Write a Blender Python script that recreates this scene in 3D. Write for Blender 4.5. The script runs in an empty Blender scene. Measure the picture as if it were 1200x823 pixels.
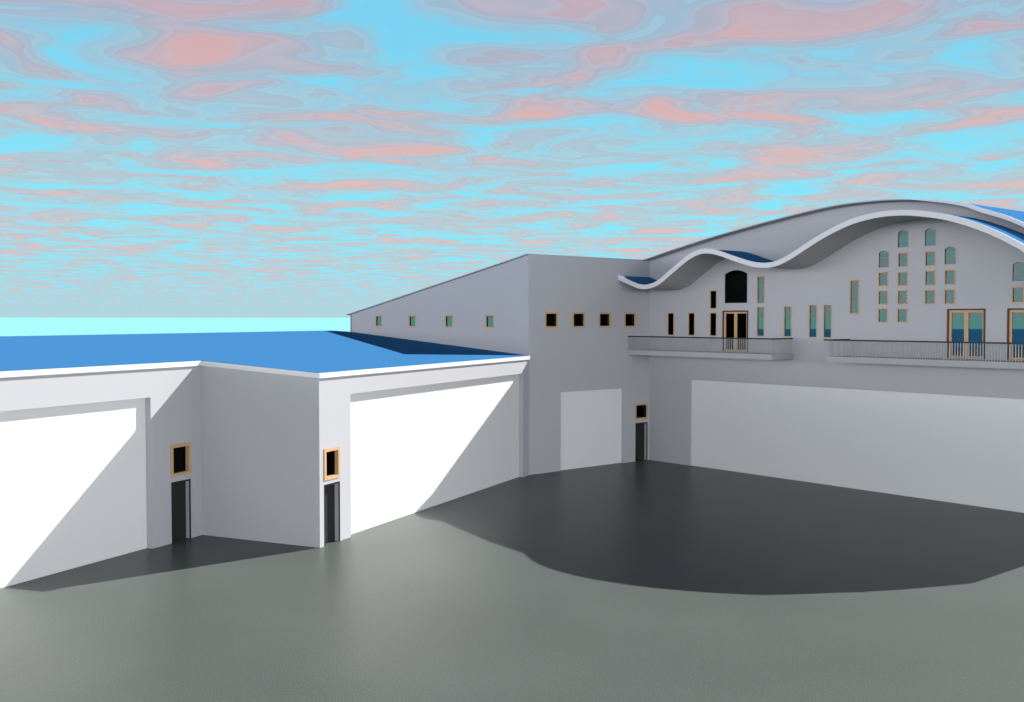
import bpy, bmesh, math, random
from mathutils import Vector, Matrix
from mathutils.geometry import tessellate_polygon

random.seed(4)
R = math.radians
scene = bpy.context.scene
COL = scene.collection

# ------------------------------------------------------------------ materials
def new_mat(name):
    m = bpy.data.materials.new(name)
    m.use_nodes = True
    nt = m.node_tree
    for n in list(nt.nodes):
        nt.nodes.remove(n)
    out = nt.nodes.new('ShaderNodeOutputMaterial')
    return m, nt, out

def surface(name, col, rough=0.7, spec=0.3, var=0.02, scale=0.6, bump=0.0, bump_scale=40.0, metallic=0.0):
    """Procedural paint / render: a base colour with slight large-scale mottling and a fine bump."""
    m, nt, out = new_mat(name)
    b = nt.nodes.new('ShaderNodeBsdfPrincipled')
    b.inputs['Roughness'].default_value = rough
    b.inputs['Specular IOR Level'].default_value = spec
    b.inputs['Metallic'].default_value = metallic
    tc = nt.nodes.new('ShaderNodeTexCoord')
    nz = nt.nodes.new('ShaderNodeTexNoise')
    nz.inputs['Scale'].default_value = scale
    nz.inputs['Detail'].default_value = 5.0
    nt.links.new(tc.outputs['Object'], nz.inputs['Vector'])
    rp = nt.nodes.new('ShaderNodeMapRange')
    rp.inputs['From Min'].default_value = 0.25
    rp.inputs['From Max'].default_value = 0.75
    rp.inputs['To Min'].default_value = 1 - var
    rp.inputs['To Max'].default_value = 1 + var
    nt.links.new(nz.outputs['Fac'], rp.inputs['Value'])
    mx = nt.nodes.new('ShaderNodeVectorMath')
    mx.operation = 'SCALE'
    mx.inputs[0].default_value = col[:3]
    nt.links.new(rp.outputs['Result'], mx.inputs['Scale'])
    nt.links.new(mx.outputs['Vector'], b.inputs['Base Color'])
    if bump > 0:
        n2 = nt.nodes.new('ShaderNodeTexNoise')
        n2.inputs['Scale'].default_value = bump_scale
        n2.inputs['Detail'].default_value = 3.0
        nt.links.new(tc.outputs['Object'], n2.inputs['Vector'])
        bp = nt.nodes.new('ShaderNodeBump')
        bp.inputs['Strength'].default_value = bump
        bp.inputs['Distance'].default_value = 0.01
        nt.links.new(n2.outputs['Fac'], bp.inputs['Height'])
        nt.links.new(bp.outputs['Normal'], b.inputs['Normal'])
    nt.links.new(b.outputs['BSDF'], out.inputs['Surface'])
    return m

def glass(name, tint, refl):
    m, nt, out = new_mat(name)
    tr = nt.nodes.new('ShaderNodeBsdfTransparent')
    tr.inputs['Color'].default_value = (*tint, 1)
    gl = nt.nodes.new('ShaderNodeBsdfGlossy')
    gl.inputs['Roughness'].default_value = 0.02
    gl.inputs['Color'].default_value = (0.9, 0.95, 1, 1)
    mx = nt.nodes.new('ShaderNodeMixShader')
    mx.inputs['Fac'].default_value = refl
    nt.links.new(tr.outputs['BSDF'], mx.inputs[1])
    nt.links.new(gl.outputs['BSDF'], mx.inputs[2])
    nt.links.new(mx.outputs['Shader'], out.inputs['Surface'])
    return m

WALL = surface('grey_render', (0.415, 0.412, 0.428), rough=0.85, spec=0.2, var=0.012, scale=0.35)
PANEL = surface('white_door_panel', (0.68, 0.682, 0.664), rough=0.6, spec=0.3, var=0.008, scale=0.5)
TRIM = surface('white_trim', (0.64, 0.65, 0.66), rough=0.6, spec=0.3, var=0.01)
SOFFIT = surface('grey_soffit', (0.41, 0.41, 0.415), rough=0.85, spec=0.2, var=0.012)
SLAB = surface('pale_concrete', (0.375, 0.375, 0.387), rough=0.85, spec=0.2, var=0.012)
BLUE = surface('blue_roof_sheet', (0.042, 0.168, 0.37), rough=0.8, spec=0.0, var=0.012, scale=0.15)
WOOD = surface('honey_timber', (0.50, 0.325, 0.165), rough=0.7, spec=0.3, var=0.08, scale=3.0)
BROWN = surface('dark_brown_timber', (0.085, 0.030, 0.026), rough=0.6, spec=0.3, var=0.08, scale=3.0)
DARK = surface('charcoal_door', (0.026, 0.027, 0.027), rough=0.7, spec=0.1, var=0.03, scale=3.0)
BLACK = surface('black_steel', (0.012, 0.012, 0.013), rough=0.5, spec=0.3, var=0.03)
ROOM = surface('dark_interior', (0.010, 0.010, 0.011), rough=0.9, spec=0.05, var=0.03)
BARS = surface('grey_steel_bars', (0.40, 0.40, 0.415), rough=0.6, spec=0.3, var=0.02)
GLASS = glass('tinted_glass', (0.43, 0.475, 0.455), 0.004)
DGLASS = glass('dark_glass', (0.05, 0.05, 0.055), 0.012)

# asphalt: fine-grained, slightly glossy sheet
def asphalt():
    m, nt, out = new_mat('asphalt')
    b = nt.nodes.new('ShaderNodeBsdfPrincipled')
    tc = nt.nodes.new('ShaderNodeTexCoord')
    n1 = nt.nodes.new('ShaderNodeTexNoise')
    n1.inputs['Scale'].default_value = 0.22
    n1.inputs['Detail'].default_value = 4
    n2 = nt.nodes.new('ShaderNodeTexNoise')
    n2.inputs['Scale'].default_value = 22.0
    n2.inputs['Detail'].default_value = 3
    for n in (n1, n2):
        nt.links.new(tc.outputs['Object'], n.inputs['Vector'])
    ad = nt.nodes.new('ShaderNodeMath'); ad.operation = 'MULTIPLY_ADD'
    ad.inputs[1].default_value = 0.35
    nt.links.new(n1.outputs['Fac'], ad.inputs[0])
    nt.links.new(n2.outputs['Fac'], ad.inputs[2])
    rp = nt.nodes.new('ShaderNodeValToRGB')
    rp.color_ramp.elements[0].position = 0.35
    rp.color_ramp.elements[0].color = (0.062, 0.070, 0.064, 1)
    rp.color_ramp.elements[1].position = 1.0
    rp.color_ramp.elements[1].color = (0.122, 0.137, 0.127, 1)
    nt.links.new(ad.outputs['Value'], rp.inputs['Fac'])
    nt.links.new(rp.outputs['Color'], b.inputs['Base Color'])
    b.inputs['Roughness'].default_value = 0.30
    b.inputs['Specular IOR Level'].default_value = 0.075
    n3 = nt.nodes.new('ShaderNodeTexNoise')
    n3.inputs['Scale'].default_value = 24.0
    n3.inputs['Detail'].default_value = 4
    nt.links.new(tc.outputs['Object'], n3.inputs['Vector'])
    bp = nt.nodes.new('ShaderNodeBump')
    bp.inputs['Strength'].default_value = 0.5
    bp.inputs['Distance'].default_value = 0.012
    nt.links.new(n3.outputs['Fac'], bp.inputs['Height'])
    nt.links.new(bp.outputs['Normal'], b.inputs['Normal'])
    nt.links.new(b.outputs['BSDF'], out.inputs['Surface'])
    return m
ASPHALT = asphalt()

# ------------------------------------------------------------------ helpers
def obj(name, bm, mats, parent=None):
    me = bpy.data.meshes.new(name)
    bmesh.ops.recalc_face_normals(bm, faces=bm.faces)
    bm.to_mesh(me)
    bm.free()
    for m in (mats if isinstance(mats, (list, tuple)) else [mats]):
        me.materials.append(m)
    o = bpy.data.objects.new(name, me)
    COL.objects.link(o)
    if parent:
        o.parent = parent
    return o

def thing(name, label, cat, loc, rotz):
    o = bpy.data.objects.new(name, None)
    COL.objects.link(o)
    o.location = loc
    o.rotation_euler = (0, 0, rotz)
    o['label'] = label
    o['category'] = cat
    return o

def add_box(bm, a, b):
    (x0, y0, z0), (x1, y1, z1) = a, b
    v = [bm.verts.new((x, y, z)) for z in (z0, z1) for x, y in ((x0, y0), (x1, y0), (x1, y1), (x0, y1))]
    for f in ((3, 2, 1, 0), (4, 5, 6, 7), (0, 1, 5, 4), (1, 2, 6, 5), (2, 3, 7, 6), (3, 0, 4, 7)):
        bm.faces.new([v[i] for i in f])

def add_plate(bm, outer, holes, to3d, d0, d1):
    """Solid plate: the 2D outline with holes, extruded between depths d0 and d1. to3d(a, z, d)."""
    loops = [outer] + list(holes)
    flat = [p for l in loops for p in l]
    tris = tessellate_polygon([[Vector((p[0], p[1], 0)) for p in l] for l in loops])
    F = [bm.verts.new(to3d(p[0], p[1], d0)) for p in flat]
    K = [bm.verts.new(to3d(p[0], p[1], d1)) for p in flat]
    for t in tris:
        if len(set(t)) == 3:
            try:
                bm.faces.new([F[i] for i in t])
                bm.faces.new([K[i] for i in reversed(t)])
            except ValueError:
                pass
    s = 0
    for l in loops:
        n = len(l)
        for i in range(n):
            j = (i + 1) % n
            bm.faces.new([F[s + i], F[s + j], K[s + j], K[s + i]])
        s += n

def rect(a0, z0, a1, z1):
    return [(a0, z0), (a1, z0), (a1, z1), (a0, z1)]

def arch(a0, z0, a1, zc, rise, n=12):
    """Rectangle with a segmental-arch head; zc is the crown."""
    w = (a1 - a0) / 2
    r = (w * w + rise * rise) / (2 * rise)
    am, c = (a0 + a1) / 2, zc - r
    t = math.asin(w / r)
    top = [(am + r * math.sin(t - 2 * t * i / n), c + r * math.cos(t - 2 * t * i / n)) for i in range(n + 1)]
    return [(a0, z0), (a1, z0)] + top

def inset(poly, d):
    n = len(poly)
    out = []
    for i in range(n):
        p0, p1, p2 = Vector(poly[i - 1]), Vector(poly[i]), Vector(poly[(i + 1) % n])
        e1, e2 = (p1 - p0).normalized(), (p2 - p1).normalized()
        n1, n2 = Vector((-e1.y, e1.x)), Vector((-e2.y, e2.x))
        b = (n1 + n2).normalized()
        out.append(tuple(p1 + b * d / max(0.3, b.dot(n1))))
    return out

# Each wall has a mapping (a along the wall, z up, d = depth into the wall) -> building coordinates
def along_x(y0):
    return lambda a, z, d: (a, y0 + d, z)
def along_y(x0, sgn):
    return lambda a, z, d: (x0 + sgn * d, a, z)

def framed_window(parent, to3d, poly, fw, frame_mat, pane_mat, proud=0.02, depth=0.15, pane_at=0.10):
    """window = its frame ring; pane = the glass inside it. Returns the frame."""
    bm = bmesh.new()
    inner = inset(poly, fw)
    add_plate(bm, poly, [inner], to3d, -proud, depth)
    w = obj('window', bm, frame_mat, parent)
    bm = bmesh.new()
    g = inset(poly, fw - 0.008)
    add_plate(bm, g, [], to3d, pane_at, pane_at + 0.012)
    obj('pane', bm, pane_mat, w)
    return w

def personnel_door(parent, to3d, a0, a1, z1):
    """Dark leaf set deep in its opening, thin black frame round the opening."""
    bm = bmesh.new()
    add_plate(bm, rect(a0 + 0.002, 0.01, a1 - 0.002, z1 - 0.002), [], to3d, 0.20, 0.26)
    d = obj('door', bm, DARK, parent)
    bm = bmesh.new()
    o = [(a0 - 0.012, 0.0), (a0 + 0.03, 0.0), (a0 + 0.03, z1 - 0.05), (a1 - 0.03, z1 - 0.05), (a1 - 0.03, 0.0),
         (a1 + 0.012, 0.0), (a1 + 0.012, z1 + 0.012), (a0 - 0.012, z1 + 0.012)]
    add_plate(bm, o, [], to3d, -0.012, 0.02)
    obj('door_frame', bm, BLACK, d)
    return d

def curve(pts):
    """Monotone-ish smooth interpolation (Catmull-Rom on uneven knots)."""
    def f(u):
        if u <= pts[0][0]:
            (a, b), (c, d) = pts[0], pts[1]
            return b + (u - a) * (d - b) / (c - a)
        if u >= pts[-1][0]:
            (a, b), (c, d) = pts[-2], pts[-1]
            return d + (u - c) * (d - b) / (c - a)
        i = max(k for k in range(len(pts) - 1) if pts[k][0] <= u)
        x0, y0 = pts[i]; x1, y1 = pts[i + 1]
        def sl(k):
            if k == 0 or k == len(pts) - 1:
                j = 0 if k == 0 else len(pts) - 2
                return (pts[j + 1][1] - pts[j][1]) / (pts[j + 1][0] - pts[j][0])
            return (pts[k + 1][1] - pts[k - 1][1]) / (pts[k + 1][0] - pts[k - 1][0])
        h = x1 - x0; t = (u - x0) / h
        m0, m1 = sl(i) * h, sl(i + 1) * h
        return ((2*t**3 - 3*t**2 + 1) * y0 + (t**3 - 2*t**2 + t) * m0 + (-2*t**3 + 3*t**2) * y1 + (t**3 - t**2) * m1)
    return f

def frange(a, b, step):
    n = max(1, round((b - a) / step))
    return [a + (b - a) * i / n for i in range(n + 1)]

# ------------------------------------------------------------------ ground
bm = bmesh.new()
S_ = 520
vs = [bm.verts.new(p) for p in ((-S_, -S_, 0), (S_, -S_, 0), (S_, 400, 0), (-S_, 400, 0))]
bm.faces.new(vs)
g = obj('ground', bm, ASPHALT)
g['kind'] = 'structure'
g['label'] = 'smooth dark grey asphalt yard between the buildings'

# ------------------------------------------------------------------ vaulted hall
# local x runs along the hall's front towards the viewer's right, local y into the hall
hall = thing('vaulted_hall', 'tall grey hall with a curved blue roof, wavy white-edged canopy, balconies and timber-framed windows', 'building',
             (7.40, 55.10, 0), R(-50.5))
DEPTH = 9.9        # back edge of the vault (open at the back)
XL, XR = -16.65, 23.70
YW = -8.55         # front of the wing
vault = curve([(-17.1, 7.87), (-12, 8.72), (-8, 9.40), (-4, 10.07), (0, 10.76), (2, 11.17), (4.2, 11.60), (6.1, 11.92), (8.1, 12.23),
               (10.4, 12.54), (11.6, 12.66), (12.8, 12.71), (14.6, 12.67), (16.5, 12.45), (17.6, 12.24), (18.2, 12.01), (19.2, 11.64),
               (19.95, 11.28), (21.3, 10.55), (22.12, 10.02), (22.78, 9.30), (23.33, 8.46), (23.82, 7.62)])
wave = curve([(0.0, 9.76), (1.05, 9.40), (1.5, 9.27), (1.97, 9.23), (2.72, 9.40), (3.63, 9.93), (4.61, 10.52), (5.26, 10.78), (5.78, 10.85), (6.51, 10.74),
              (7.51, 10.42), (8.49, 10.13), (9.25, 10.03), (9.89, 10.09), (10.61, 10.36), (11.4, 10.76), (12.0, 11.06), (12.75, 11.38),
              (13.62, 11.67), (14.47, 11.83), (15.28, 11.89), (16.17, 11.85), (16.95, 11.73), (17.79, 11.54), (18.7, 11.23), (19.57, 10.85),
              (20.25, 10.48), (20.74, 10.17), (21.37, 9.55), (22.0, 8.85), (22.5, 8.4)])
TH = 0.05

def roof_line(a, b, step=0.4, drop=TH):
    return [(u, vault(u) - drop) for u in frange(a, b, step)]

# --- openings of the front wall (x, z)
P4 = along_x(0.0)
front_windows = []      # (polygon, frame width, frame material, glass)
FW = 0.045
def w(a0, z0, a1, z1, mat=WOOD, gl=GLASS):
    front_windows.append((rect(a0 - FW, z0 - FW, a1 + FW, z1 + FW), FW, mat, gl))
w(1.33, 6.77, 1.70, 7.89); w(2.75, 6.77, 3.11, 7.89); w(4.17, 6.77, 4.53, 7.89); w(4.17, 8.15, 4.53, 9.01)
w(7.07, 8.38, 7.44, 9.64); w(7.07, 6.79, 7.44, 8.16); w(8.63, 6.79, 8.99, 8.17); w(10.01, 6.77, 10.37, 8.22); w(10.78, 6.77, 11.14, 8.22)
w(12.12, 7.85, 12.51, 9.30)
for x, zs in ((13.51, (9.06, 8.26, 7.48)), (14.42, (9.85, 9.04, 8.26, 7.48)), (15.65, (9.85, 9.04, 8.25)), (16.51, (9.04, 8.25)), (19.27, (8.27,)), (20.17, (8.27,))):
    for z in zs:
        w(x, z, x + 0.385, z + 0.545)
def wa(a0, z0, a1, zc, rise, gl=GLASS):
    front_windows.append((arch(a0, z0, a1, zc, rise), 0.022, SLAB, gl))
wa(5.05, 8.37, 6.47, 10.03, 0.20, DGLASS)
wa(13.47, 9.82, 13.97, 10.58, 0.11); wa(14.36, 10.65, 14.86, 11.40, 0.11); wa(15.58, 10.64, 16.08, 11.40, 0.11)
wa(16.45, 9.84, 16.95, 10.59, 0.11); wa(19.23, 9.06, 19.73, 9.84, 0.11); wa(20.12, 9.06, 20.62, 9.84, 0.11)
balcony_doors = [(4.95, 6.52), (16.61, 18.20), (19.07, 20.66)]
DZ0, DZ1 = 5.99, 8.02
GAR4 = rect(2.88, 0.0, 21.0, 4.47)

holes = [p for p, *_ in front_windows] + [rect(a, DZ0, b, DZ1) for a, b in balcony_doors]
outer = [(0, 0), (2.88, 0), (2.88, 4.47), (21.0, 4.47), (21.0, 0), (XR, 0)] + list(reversed(roof_line(0, XR)))
bm = bmesh.new()
add_plate(bm, outer, holes, P4, 0.0, 0.12)
obj('wall', bm, WALL, hall)

for poly, fw, mat, gl in front_windows:
    framed_window(hall, P4, poly, fw, mat, gl, proud=0.012, depth=0.08, pane_at=0.012)

def french_door(a0, a1):
    bm = bmesh.new()
    t = 0.065
    inner = rect(a0 + t, DZ0 + 0.001, a1 - t, DZ1 - t)
    o = [(a0, DZ0), (a0 + t, DZ0), (a0 + t, DZ1 - t), (a1 - t, DZ1 - t), (a1 - t, DZ0), (a1, DZ0), (a1, DZ1), (a0, DZ1)]
    add_plate(bm, o, [], P4, -0.03, 0.10)
    d = obj('balcony_door', bm, BROWN, hall)
    m = (a0 + a1) / 2
    for x0, x1, jl, jr in ((a0 + t + 0.002, m - 0.003, 0.11, 0.085), (m + 0.003, a1 - t - 0.002, 0.085, 0.06)):
        bm = bmesh.new()
        po = rect(x0, DZ0 + 0.004, x1, DZ1 - t - 0.002)
        pi = rect(x0 + jl, DZ0 + 0.10, x1 - jr, DZ1 - t - 0.085)
        add_plate(bm, po, [pi], P4, 0.02, 0.08)
        obj('leaf', bm, WOOD, d)
        bm = bmesh.new()
        add_plate(bm, rect(x0 + jl - 0.01, DZ0 + 0.09, x1 - jr + 0.01, DZ1 - t - 0.075), [], P4, 0.045, 0.057)
        obj('pane', bm, GLASS, d)
for a, b in balcony_doors:
    french_door(a, b)

# the plate is set behind the front skin, its rim let into the wall's thickness
def recessed_door(parent, to3d, a0, a1, z1, depth):
    bm = bmesh.new()
    add_plate(bm, rect(a0 + 0.001, 0.004, a1 - 0.001, z1 - 0.001), [], to3d, depth, depth + 0.05)
    return obj('garage_door', bm, PANEL, parent)
recessed_door(hall, P4, 2.88, 21.0, 4.47, 0.11)

# --- return wall of the wing (faces the yard)
P3 = along_y(0.0, -1)
h3 = []
w3 = [rect(v - 0.435, 7.15, v + 0.435, 7.95) for v in (-7.07, -5.22, -3.38, -1.50)]
small3 = rect(-1.09, 2.23, -0.13, 3.08)
out3 = [(YW, 0), (-6.45, 0), (-6.45, 3.95), (-1.98, 3.95), (-1.98, 0), (-1.05, 0), (-1.05, 2.04), (-0.15, 2.04), (-0.15, 0), (0.30, 0),
        (0.30, 10.76 - TH), (YW, 10.76 - TH)]
bm = bmesh.new()
add_plate(bm, out3, w3 + [small3], P3, 0.0, 0.30)
obj('wall', bm, WALL, hall)
for p in w3 + [small3]:
    framed_window(hall, P3, p, 0.09, WOOD, GLASS, proud=0.012, depth=0.10, pane_at=0.03)
recessed_door(hall, P3, -6.45, -1.98, 3.95, 0.14)
personnel_door(hall, P3, -1.05, -0.15, 2.04)

# --- front of the wing
P5 = along_x(YW)
w5 = [rect(c - 0.36, 7.13, c + 0.36, 7.83) for c in (-13.56, -10.04, -6.55, -3.03)]
outer = [(XL, 0), (-0.302, 0)] + list(reversed(roof_line(XL, -0.302)))
bm = bmesh.new()
add_plate(bm, outer, w5, P5, 0.0, 0.12)
obj('wall', bm, WALL, hall)
for p in w5:
    framed_window(hall, P5, p, 0.08, WOOD, GLASS, proud=0.012, depth=0.10, pane_at=0.02)
# end walls
bm = bmesh.new()
zt = vault(XL) - TH
add_plate(bm, rect(YW + 0.252, 0, DEPTH - 0.3, zt), [rect(YW + 0.45, 6.92, -2.2, zt - 0.04), rect(-1.9, 6.92, 3.4, zt - 0.04), rect(3.7, 6.92, 9.2, zt - 0.04)],
          along_y(XL, 1), 0.0, 0.12)
obj('wall', bm, WALL, hall)
bm = bmesh.new()
add_box(bm, (XR - 0.25, 0.122, 0), (XR, DEPTH - 0.3, vault(XR) - TH))
obj('wall', bm, WALL, hall)
bm = bmesh.new()
add_box(bm, (XL - 0.07, YW - 0.05, 0), (XL + 0.02, YW + 0.20, vault(XL) - TH - 0.01))
obj('corner_post', bm, surface('grey_corner_post', (0.30, 0.30, 0.32)), hall)

# --- dark lobby behind the corner, closed on all sides
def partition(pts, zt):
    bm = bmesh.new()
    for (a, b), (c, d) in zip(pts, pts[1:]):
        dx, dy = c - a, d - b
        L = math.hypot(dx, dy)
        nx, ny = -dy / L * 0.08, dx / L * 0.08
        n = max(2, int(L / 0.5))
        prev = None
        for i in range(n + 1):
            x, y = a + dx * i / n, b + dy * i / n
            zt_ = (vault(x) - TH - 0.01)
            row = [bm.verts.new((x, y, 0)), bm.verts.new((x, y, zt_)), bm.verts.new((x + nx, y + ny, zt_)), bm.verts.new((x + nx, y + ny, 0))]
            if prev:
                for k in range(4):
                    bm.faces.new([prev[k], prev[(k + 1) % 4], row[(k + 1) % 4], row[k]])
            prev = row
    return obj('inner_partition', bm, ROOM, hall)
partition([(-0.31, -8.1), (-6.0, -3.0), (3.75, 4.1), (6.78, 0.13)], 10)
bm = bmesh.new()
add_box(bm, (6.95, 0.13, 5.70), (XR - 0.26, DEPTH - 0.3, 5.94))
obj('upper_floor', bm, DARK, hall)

# --- vault: thin curved roof, notched in front of the hall
def roof_sheet(parent, name, f, x0, x1, y0, y1, th, mats, step=0.1):
    """Curved slab: top faces get mats[0], all the others mats[1]."""
    bm = bmesh.new()
    rows = []
    for x in frange(x0, x1, step):
        z = f(x)
        rows.append([bm.verts.new((x, y0, z)), bm.verts.new((x, y1, z)), bm.verts.new((x, y1, z - th)), bm.verts.new((x, y0, z - th))])
    sharp = []
    for r0, r1 in zip(rows, rows[1:]):
        for k in range(4):
            fc = bm.faces.new([r0[k], r0[(k + 1) % 4], r1[(k + 1) % 4], r1[k]])
            fc.material_index = 0 if k == 0 else 1
            fc.smooth = k in (0, 2)
            sharp.append(bm.edges.get((r0[k], r1[k])))
    for r in (rows[0], rows[-1]):
        bm.faces.new(r).material_index = 1
    for e in sharp:
        e.smooth = False
    return obj(name, bm, mats, parent)
roof = roof_sheet(hall, 'roof', vault, -17.05, 0.0, YW - 0.15, DEPTH, TH - 0.002, [BLUE, SOFFIT])
roof_r = roof_sheet(hall, 'roof', vault, 0.001, 23.82, -0.60, DEPTH, TH - 0.002, [BLUE, SOFFIT])
# white edge board, widening towards the low right end
bm = bmesh.new()
prev = None
for x in frange(15.3, 23.82, 0.1):
    k = min(1, (x - 15.3) / 3.0)
    z, h = vault(x), 0.03 + 0.15 * k
    r = [bm.verts.new((x, y, zz)) for y, zz in ((-0.645, z - 0.002), (-0.602, z - 0.002), (-0.602, z - h), (-0.645, z - h))]
    if prev:
        for i in range(4):
            bm.faces.new([prev[i], prev[(i + 1) % 4], r[(i + 1) % 4], r[i]])
    else:
        bm.faces.new(r)
    prev = r
bm.faces.new(prev)
obj('fascia', bm, TRIM, roof_r)

# --- wavy canopy over the balconies
CT = 0.19
can = roof_sheet(hall, 'canopy', lambda x: wave(x) + CT / 2, 0.01, 22.4, -2.36, -0.002, CT, [BLUE, SOFFIT], 0.08)
bm = bmesh.new()
prev = None
for x in frange(0.0, 22.4, 0.08):
    z = wave(x)
    s = (wave(x + 0.05) - wave(x - 0.05)) / 0.1
    h = 0.115 * math.sqrt(1 + s * s)
    r = [bm.verts.new((x, y, zz)) for y, zz in ((-2.40, z + h), (-2.362, z + h), (-2.362, z - h), (-2.40, z - h))]
    if prev:
        for i in range(4):
            bm.faces.new([prev[i], prev[(i + 1) % 4], r[(i + 1) % 4], r[i]])
    else:
        bm.faces.new(r)
    prev = r
bm.faces.new(prev)
obj('fascia', bm, TRIM, can)

# --- balconies with handrail and balusters
BD = 1.70
bar_mesh = None
def balcony(x0, x1, side_x, vis_to):
    global bar_mesh
    bm = bmesh.new()
    add_box(bm, (x0, -BD, 5.72), (x1, -0.002, 5.97))
    b = obj('balcony', bm, SLAB, hall)
    # handrail: along the front and back to the wall on the open side(s)
    hz0, hz1, q = 6.655, 6.715, 0.035
    bm = bmesh.new()
    add_box(bm, (x0 - 0.12, -BD + 0.05 - q, hz0), (x1 + 0.02, -BD + 0.05 + q, hz1))
    for sx in side_x:
        add_box(bm, (sx - q, -BD + 0.05 + q, hz0 + 0.001), (sx + q, -0.004, hz1 - 0.001))
    obj('handrail', bm, BLACK, b)
    if bar_mesh is None:
        bm = bmesh.new()
        add_box(bm, (-0.013, -0.013, 5.971), (0.013, 0.013, 6.655))
        p = obj('baluster', bm, BARS, b)
        bar_mesh = p.data
        bpy.data.objects.remove(p)
    spots = [(x, -BD + 0.05) for x in frange(x0 + 0.08, x1 - 0.08, 0.112)]
    for sx in side_x:
        spots += [(sx, y) for y in frange(-BD + 0.17, -0.10, 0.125)]
    rest = [p for p in spots if p[0] > vis_to]
    for x, y in [p for p in spots if p[0] <= vis_to]:
        o = bpy.data.objects.new('baluster', bar_mesh)
        COL.objects.link(o)
        o.parent = b
        o.location = (x, y, 0)
    if rest:
        bm = bmesh.new()
        for x, y in rest:
            add_box(bm, (x - 0.013, y - 0.013, 5.971), (x + 0.013, y + 0.013, 6.655))
        o = obj('baluster', bm, BARS, b)
        o['kind'] = 'stuff'
balcony(0.012, 9.15, [9.07], 99)
balcony(12.0, 23.6, [12.08], 20.9)

# ------------------------------------------------------------------ low blue-roofed warehouse
# local x along its front towards the hall, local y away from the yard
ware = thing('warehouse', 'low pale warehouse with a flat-pitched blue roof and two wide white garage doors', 'building',
             (-6.38, 33.80, 0), R(65.5))
PITCH, EAVE, RIDGE, STEP = 0.0655, 5.83, 16.3, 4.97
X0, X1 = -24.0, 17.40
FT = 0.18
def rz(y):
    return EAVE + PITCH * y
# right edge follows the hall's wing: from (17.40, 0) to (24.68, 15.0)
def hall_edge(y):
    return 17.39 + (y - 0.0) * (24.69 - 17.40) / 15.0 - 0.006

P2 = along_x(0.0)
P1 = along_x(STEP)
wz = rz(0) - FT - 0.002
win2 = rect(0.25, 2.20, 1.17, 3.26)
o2 = [(0, 0), (0.27, 0), (0.27, 2.05), (1.16, 2.05), (1.16, 0), (1.86, 0), (1.86, 5.0), (16.67, 5.0), (16.67, 0), (X1 - 0.02, 0), (X1 - 0.02, wz), (0, wz)]
bm = bmesh.new()
add_plate(bm, o2, [win2], P2, 0.0, 0.30)
obj('wall', bm, WALL, ware)
framed_window(ware, P2, win2, 0.11, WOOD, DGLASS, proud=0.03, depth=0.16, pane_at=0.12)
personnel_door(ware, P2, 0.27, 1.16, 2.05)
recessed_door(ware, P2, 1.86, 16.67, 5.0, 0.22)

wz1 = rz(STEP) - FT - 0.004
win1 = rect(-1.53, 2.25, -0.57, 3.34)
o1 = [(X0, 0), (-17.2, 0), (-17.2, 5.02), (-2.42, 5.02), (-2.42, 0), (-1.50, 0), (-1.50, 2.06), (-0.60, 2.06), (-0.60, 0), (0.30, 0), (0.30, wz1), (X0, wz1)]
bm = bmesh.new()
add_plate(bm, o1, [win1], P1, 0.0, 0.30)
obj('wall', bm, WALL, ware)
framed_window(ware, P1, win1, 0.11, WOOD, DGLASS, proud=0.03, depth=0.16, pane_at=0.12)
personnel_door(ware, P1, -1.50, -0.60, 2.06)
recessed_door(ware, P1, -17.2, -2.42, 5.02, 0.22)

PS = along_y(0.0, 1)       # side wall of the projecting half; a runs along local y
bm = bmesh.new()
add_plate(bm, [(0.302, 0), (STEP - 0.002, 0), (STEP - 0.002, rz(STEP) - FT - 0.004), (0.302, rz(0.302) - FT - 0.004)], [], PS, 0.0, 0.30)
obj('wall', bm, WALL, ware)
# back and left walls
bm = bmesh.new()
add_box(bm, (X0, STEP + 0.302, 0), (X0 + 0.3, RIDGE - 0.4, rz(STEP) - FT - 0.01))
obj('wall', bm, WALL, ware)
bm = bmesh.new()
add_box(bm, (X0 + 0.302, RIDGE - 0.7, 0), (24.6, RIDGE - 0.4, rz(RIDGE - 0.7) - FT - 0.01))
obj('wall', bm, WALL, ware)
# roof: outline with a step; white fascia slab below a blue sheet
OV = 0.07
outline = [(X0 - 0.2, STEP - OV), (-OV, STEP - OV), (-OV, -OV), (17.34, -OV), (hall_edge(15.0), 15.0), (hall_edge(15.0) + 0.05, RIDGE), (X0 - 0.2, RIDGE)]
bm = bmesh.new()
add_plate(bm, outline, [], lambda a, y, d: (a, y, rz(y) - 0.012 - d), 0.0, FT - 0.012)
fas_bm = bm
ins = [(X0 - 0.18, STEP - OV + 0.01), (-OV + 0.01, STEP - OV + 0.01), (-OV + 0.01, -OV + 0.01), (17.335, -OV + 0.01), (hall_edge(15.0) - 0.01, 15.0), (hall_edge(15.0) + 0.03, RIDGE - 0.01), (X0 - 0.18, RIDGE - 0.01)]
bm = bmesh.new()
add_plate(bm, ins, [], lambda a, y, d: (a, y, rz(y) - d), 0.0, 0.010)
wroof = obj('roof', bm, BLUE, ware)
obj('fascia', fas_bm, TRIM, wroof)

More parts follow.
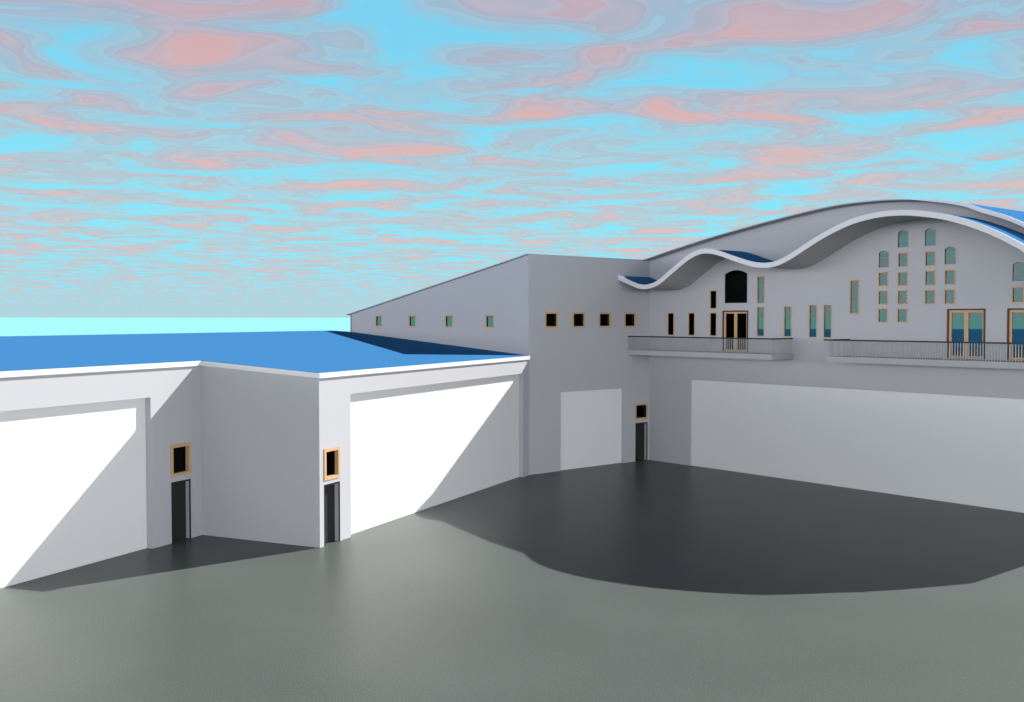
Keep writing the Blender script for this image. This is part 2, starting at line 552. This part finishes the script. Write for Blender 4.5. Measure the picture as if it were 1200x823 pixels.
# ------------------------------------------------------------------ low building behind the hall (seen through its windows)
annex = thing('rear_building', 'low building with a wide blue roof, glimpsed behind the hall through its right-hand windows', 'building', (40, 90, 0), 0)
def az(y):
    return 5.55 + (y + 22) * 0.0175
bm = bmesh.new()
add_box(bm, (-48, -18, 0), (78, -17.7, az(-18) - 0.05)); obj('wall', bm, WALL, annex)
bm = bmesh.new()
add_box(bm, (-48, 27.7, 0), (78, 28, az(-18) - 0.05)); obj('wall', bm, WALL, annex)
bm = bmesh.new()
add_plate(bm, [(-22, -19), (80, -19), (80, 28.3), (-22, 28.3)], [], lambda a, y, d: (a, y, az(y) - d), 0.0, 0.04)
obj('roof', bm, BLUE, annex)

# ------------------------------------------------------------------ camera
cam = bpy.data.cameras.new('camera')
cam.sensor_width = 36.0
cam.lens = 36.0
cam.clip_end = 3000
co = bpy.data.objects.new('camera', cam)
COL.objects.link(co)
co.location = (0, 0, 7.6)
co.rotation_euler = (R(90 - 1.79), 0, 0)
scene.camera = co

# ------------------------------------------------------------------ sun
EL, AZ = 34.0, 51.2       # degrees; azimuth from +Y towards +X
sun = bpy.data.lights.new('sun', 'SUN')
sun.energy = 4.9
sun.angle = R(0.3)
sun.color = (1.0, 0.985, 0.95)
so = bpy.data.objects.new('sun', sun)
COL.objects.link(so)
d = Vector((math.cos(R(EL)) * math.sin(R(AZ)), math.cos(R(EL)) * math.cos(R(AZ)), math.sin(R(EL))))
so.rotation_euler = d.to_track_quat('Z', 'Y').to_euler()
so.location = (60, 60, 60)

# ------------------------------------------------------------------ sky
EXPO = 0.92
K = 2 ** -EXPO             # sky colours below are as seen on screen
world = bpy.data.worlds.new('World')
scene.world = world
world.use_nodes = True
nt = world.node_tree
for n in list(nt.nodes):
    nt.nodes.remove(n)
N = nt.nodes.new
L = nt.links.new
out = N('ShaderNodeOutputWorld')
tc = N('ShaderNodeTexCoord')
sep = N('ShaderNodeSeparateXYZ')
L(tc.outputs['Generated'], sep.inputs[0])

def math_(op, a, b=None, clamp=False):
    n = N('ShaderNodeMath'); n.operation = op; n.use_clamp = clamp
    for i, v in enumerate((a, b)):
        if v is None: continue
        if isinstance(v, (int, float)): n.inputs[i].default_value = v
        else: L(v, n.inputs[i])
    return n.outputs[0]
def ss(v, a, b):
    n = N('ShaderNodeMapRange'); n.interpolation_type = 'SMOOTHSTEP'
    L(v, n.inputs['Value'])
    n.inputs['From Min'].default_value = a; n.inputs['From Max'].default_value = b
    return n.outputs['Result']
def mixc(f, a, b):
    n = N('ShaderNodeMix'); n.data_type = 'RGBA'
    if isinstance(f, (int, float)): n.inputs['Factor'].default_value = f
    else: L(f, n.inputs['Factor'])
    for s, v in ((n.inputs[6], a), (n.inputs[7], b)):
        if isinstance(v, tuple): s.default_value = (*v, 1)
        else: L(v, s)
    return n.outputs[2]
def srgb(r, g_, b):
    f = lambda c: (c / 255 / 12.92) if c / 255 <= 0.04045 else ((c / 255 + 0.055) / 1.055) ** 2.4
    return (f(r) * K, f(g_) * K, f(b) * K)

zc = math_('MAXIMUM', sep.outputs['Z'], 0.0015)
px = math_('DIVIDE', sep.outputs['X'], zc)
py = math_('DIVIDE', sep.outputs['Y'], zc)
cmb = N('ShaderNodeCombineXYZ')
L(math_('MULTIPLY', px, 1.0), cmb.inputs[0])
L(py, cmb.inputs[1])
cmb.inputs[2].default_value = 7.3
nz = N('ShaderNodeTexNoise')
nz.noise_dimensions = '3D'
nz.inputs['Scale'].default_value = 1.5
nz.inputs['Detail'].default_value = 2.2
nz.inputs['Roughness'].default_value = 0.5
nz.inputs['Distortion'].default_value = 0.85
L(cmb.outputs[0], nz.inputs['Vector'])
ramp = N('ShaderNodeValToRGB')
cr = ramp.color_ramp
stops = [(0.00, (124, 216, 246)), (0.36, (136, 222, 244)), (0.365, (146, 218, 237)), (0.42, (152, 214, 232)), (0.425, (160, 206, 224)),
         (0.485, (174, 208, 220)), (0.49, (168, 198, 212)), (0.55, (184, 198, 210)), (0.555, (182, 188, 200)), (0.625, (202, 194, 202)),
         (0.63, (204, 184, 190)), (0.69, (216, 188, 190)), (0.695, (222, 184, 182)), (0.80, (228, 180, 176)), (1.0, (234, 172, 164))]
cr.elements[0].position = stops[0][0]; cr.elements[0].color = (*srgb(*stops[0][1]), 1)
cr.elements[1].position = stops[-1][0]; cr.elements[1].color = (*srgb(*stops[-1][1]), 1)
for p, c in stops[1:-1]:
    e = cr.elements.new(p); e.color = (*srgb(*c), 1)
lift = math_('MULTIPLY', math_('SUBTRACT', 1.0, ss(sep.outputs['Z'], 0.06, 0.24)), 0.02)
spread = math_('ADD', math_('MULTIPLY', math_('SUBTRACT', nz.outputs['Fac'], 0.5), 1.05), 0.512)
L(math_('SUBTRACT', spread, lift), ramp.inputs['Fac'])
# towards the horizon the cloud deck brightens, overhead it opens to clear sky
el = sep.outputs['Z']
mul = N('ShaderNodeMix'); mul.data_type = 'RGBA'; mul.blend_type = 'MULTIPLY'
mul.inputs['Factor'].default_value = 1.0
L(ramp.outputs['Color'], mul.inputs[6])
tint = mixc(ss(el, 0.05, 0.30), (1.06, 1.12, 1.08), (0.85, 0.88, 0.97))
L(tint, mul.inputs[7])
cloud = mul.outputs[2]
# clear Nishita sky above the clouds
sky = N('ShaderNodeTexSky')
sky.sky_type = 'NISHITA'
sky.sun_disc = False
sky.sun_elevation = R(EL)
sky.sun_rotation = R(AZ)
skm = N('ShaderNodeVectorMath'); skm.operation = 'SCALE'
L(sky.outputs['Color'], skm.inputs[0])
skm.inputs['Scale'].default_value = 0.014
cloud = mixc(ss(el, 0.34, 0.55), cloud, skm.outputs['Vector'])
# low white fill band added behind the viewer to brighten the shaded walls
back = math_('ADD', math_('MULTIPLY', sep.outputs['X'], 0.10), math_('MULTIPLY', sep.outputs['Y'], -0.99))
fill_band = math_('MULTIPLY', ss(back, -0.40, 0.10), math_('SUBTRACT', 1.0, ss(el, 0.03, 0.17)))
FILL = 11.3 * K
cloud = mixc(fill_band, cloud, (FILL, FILL * 0.99, FILL * 1.04))
# pale cyan haze below the horizon
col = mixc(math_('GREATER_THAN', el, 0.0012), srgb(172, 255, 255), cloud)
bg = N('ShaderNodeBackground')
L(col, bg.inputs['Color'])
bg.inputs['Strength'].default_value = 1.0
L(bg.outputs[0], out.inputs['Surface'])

# ------------------------------------------------------------------ render settings
scene.render.engine = 'CYCLES'
scene.view_settings.view_transform = 'Standard'
scene.view_settings.look = 'None'
scene.view_settings.exposure = EXPO
scene.view_settings.gamma = 1.0
scene.view_settings.use_curve_mapping = False
scene.cycles.use_denoising = True
scene.cycles.max_bounces = 8
scene.cycles.transparent_max_bounces = 12
